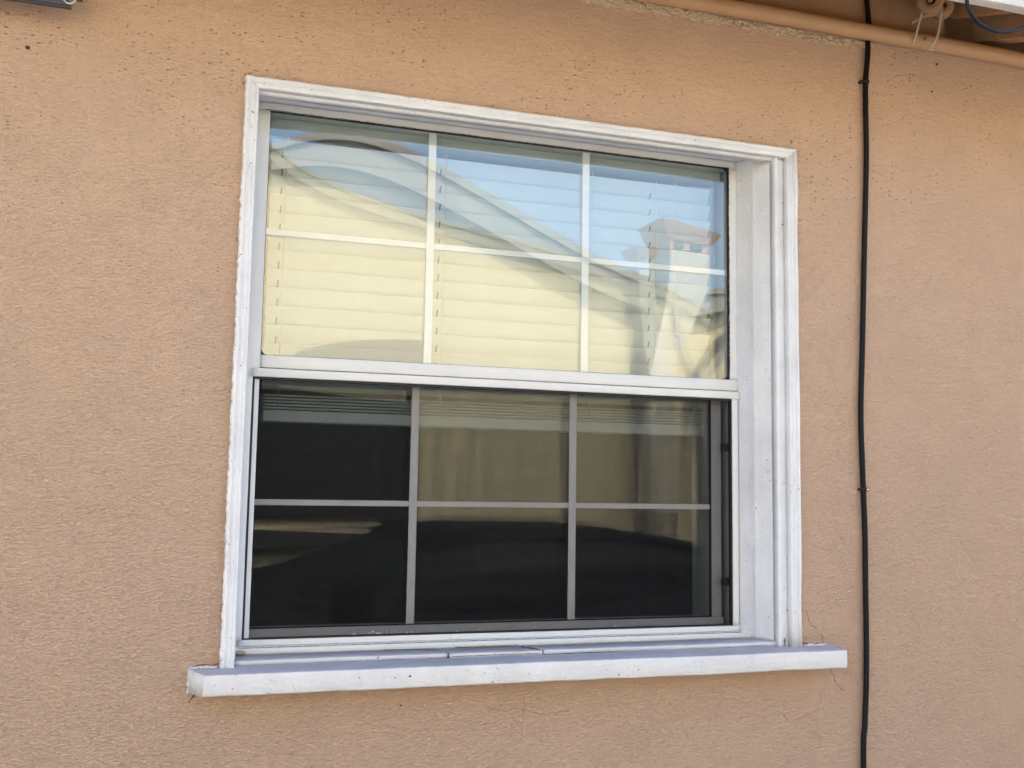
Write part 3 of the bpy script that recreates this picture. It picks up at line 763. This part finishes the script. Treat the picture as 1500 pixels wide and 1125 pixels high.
for k in range(5): link('vent_slat', bbox(3.585, 3.735, -5.302, -5.285, 1.07 + k * .045, 1.082 + k * .045), M_hole, ch)
nw = thing('window', None, None, (1.0, -5.5, 1.2), nh)
q = NT('dark_window_glass'); M_dark = q.set((.012, .012, .012), .08, spec=.35)
link('pane', bbox(.10, 1.83, -5.499, -5.47, 1.20, 2.06), plain('dark_void', (.012, .012, .012), .6), nw)
link('frame', bbox(1.83, 1.88, -5.499, -5.45, 1.18, 2.10), plain('dark_bronze_frame', (.03, .028, .025), .5), nw)
link('frame', bbox(.04, .10, -5.499, -5.45, 1.18, 2.10), plain('dark_bronze_frame', (.03, .028, .025), .5), nw)
link('frame', bbox(.10, 1.83, -5.499, -5.45, 2.06, 2.10), plain('dark_bronze_frame', (.03, .028, .025), .5), nw)
link('ledge', bbox(-.5, 1.62, -5.499, -5.42, 1.00, 1.12), plain('dark_bronze_ledge', (.03, .028, .025), .6), nh)
link('downspout', bbox(4.02, 4.10, -5.499, -5.41, .1, 2.72, .01), M_tan, nh)

car = thing('parked_car', 'black low car parked between the two houses, mirrored in the lower glass', 'car', (1.5, -4.1, 0))
M_car = plain('black_car_paint', (.006, .007, .009), .6, spec=.10, var=0, bump=0.)
M_carg = plain('car_glass', (.008, .010, .010), .5, spec=.12, var=0, bump=0.)
def loft(secs, mat, name, par, smooth=True):
    bm = bmesh.new(); R = []
    for x, pts in secs: R.append([bm.verts.new((x, y, z)) for y, z in pts])
    n = len(R[0])
    for a, b in zip(R[:-1], R[1:]):
        for k in range(n): j = (k + 1) % n; bm.faces.new((a[k], a[j], b[j], b[k]))
    bm.faces.new(R[0]); bm.faces.new(list(reversed(R[-1])))
    return link(name, bm, mat, par, smooth)
def bsec(hw, zl, zt, zs, c=-4.1): # body section: half width, low z, top z, shoulder z
    return [(c - hw * .9, zl), (c - hw, zl + .12), (c - hw, zs - .08), (c - hw * .94, zs), (c - hw * .55, zt), (c, zt + .015), (c + hw * .55, zt), (c + hw * .94, zs), (c + hw, zs - .08), (c + hw, zl + .12), (c + hw * .9, zl)]
loft([(-1.25, bsec(.62, .30, .62, .58)), (-1.15, bsec(.78, .22, .72, .66)), (-.6, bsec(.87, .20, .84, .78)), (.4, bsec(.88, .20, .93, .86)), (1.3, bsec(.88, .20, .98, .90)), (2.6, bsec(.88, .20, .98, .92)), (3.3, bsec(.86, .22, .97, .90)), (3.75, bsec(.76, .28, .90, .82)), (3.85, bsec(.66, .36, .80, .72))], M_car, 'body', car)
def csec(hw, zt): return [(-4.1 - .80, .90), (-4.1 - hw, zt - .05), (-4.1 - hw * .8, zt), (-4.1 + hw * .8, zt), (-4.1 + hw, zt - .05), (-4.1 + .80, .90)]
loft([(.75, [(y, .90) for y in (-4.9, -4.7, -4.4, -3.8, -3.5, -3.3)]), (1.45, csec(.62, 1.19)), (1.8, csec(.64, 1.235)), (2.5, csec(.64, 1.23)), (3.4, csec(.6, 1.05)), (3.5, csec(.62, .96))], M_carg, 'cabin_glass', car)
loft([(1.42, [(-4.72, 1.185), (-4.5, 1.215), (-3.7, 1.215), (-3.48, 1.185)]), (1.8, [(-4.75, 1.21), (-4.5, 1.248), (-3.7, 1.248), (-3.45, 1.21)]), (2.5, [(-4.75, 1.205), (-4.5, 1.243), (-3.7, 1.243), (-3.45, 1.205)]), (3.1, [(-4.70, 1.11), (-4.5, 1.145), (-3.7, 1.145), (-3.5, 1.11)])], M_car, 'roof_panel', car)
for x in (-.35, 2.85):
    for y, s in ((-4.98, 1), (-3.40, 1)):
        bm = bmesh.new(); cyl(bm, (x, y, .31), (0, 1, 0), .31, .31, .19, 28); wh = link('wheel', bm, M_black, car, False)
        bm = bmesh.new(); cyl(bm, (x, y - .003 if y < -4.5 else y + .188, .31), (0, 1, 0), .2, .2, .008, 20); link('rim', bm, M_steel, wh)
bm = bbox(.95, 1.12, -3.28, -3.12, .93, 1.05, .03); link('mirror', bm, M_car, car)
bm = bbox(-1.18, -1.05, -3.62, -3.40, .56, .66, .02); link('headlight', bm, M_steel, car)
bm = bbox(-1.18, -1.05, -4.80, -4.58, .56, .66, .02); link('headlight', bm, M_steel, car)
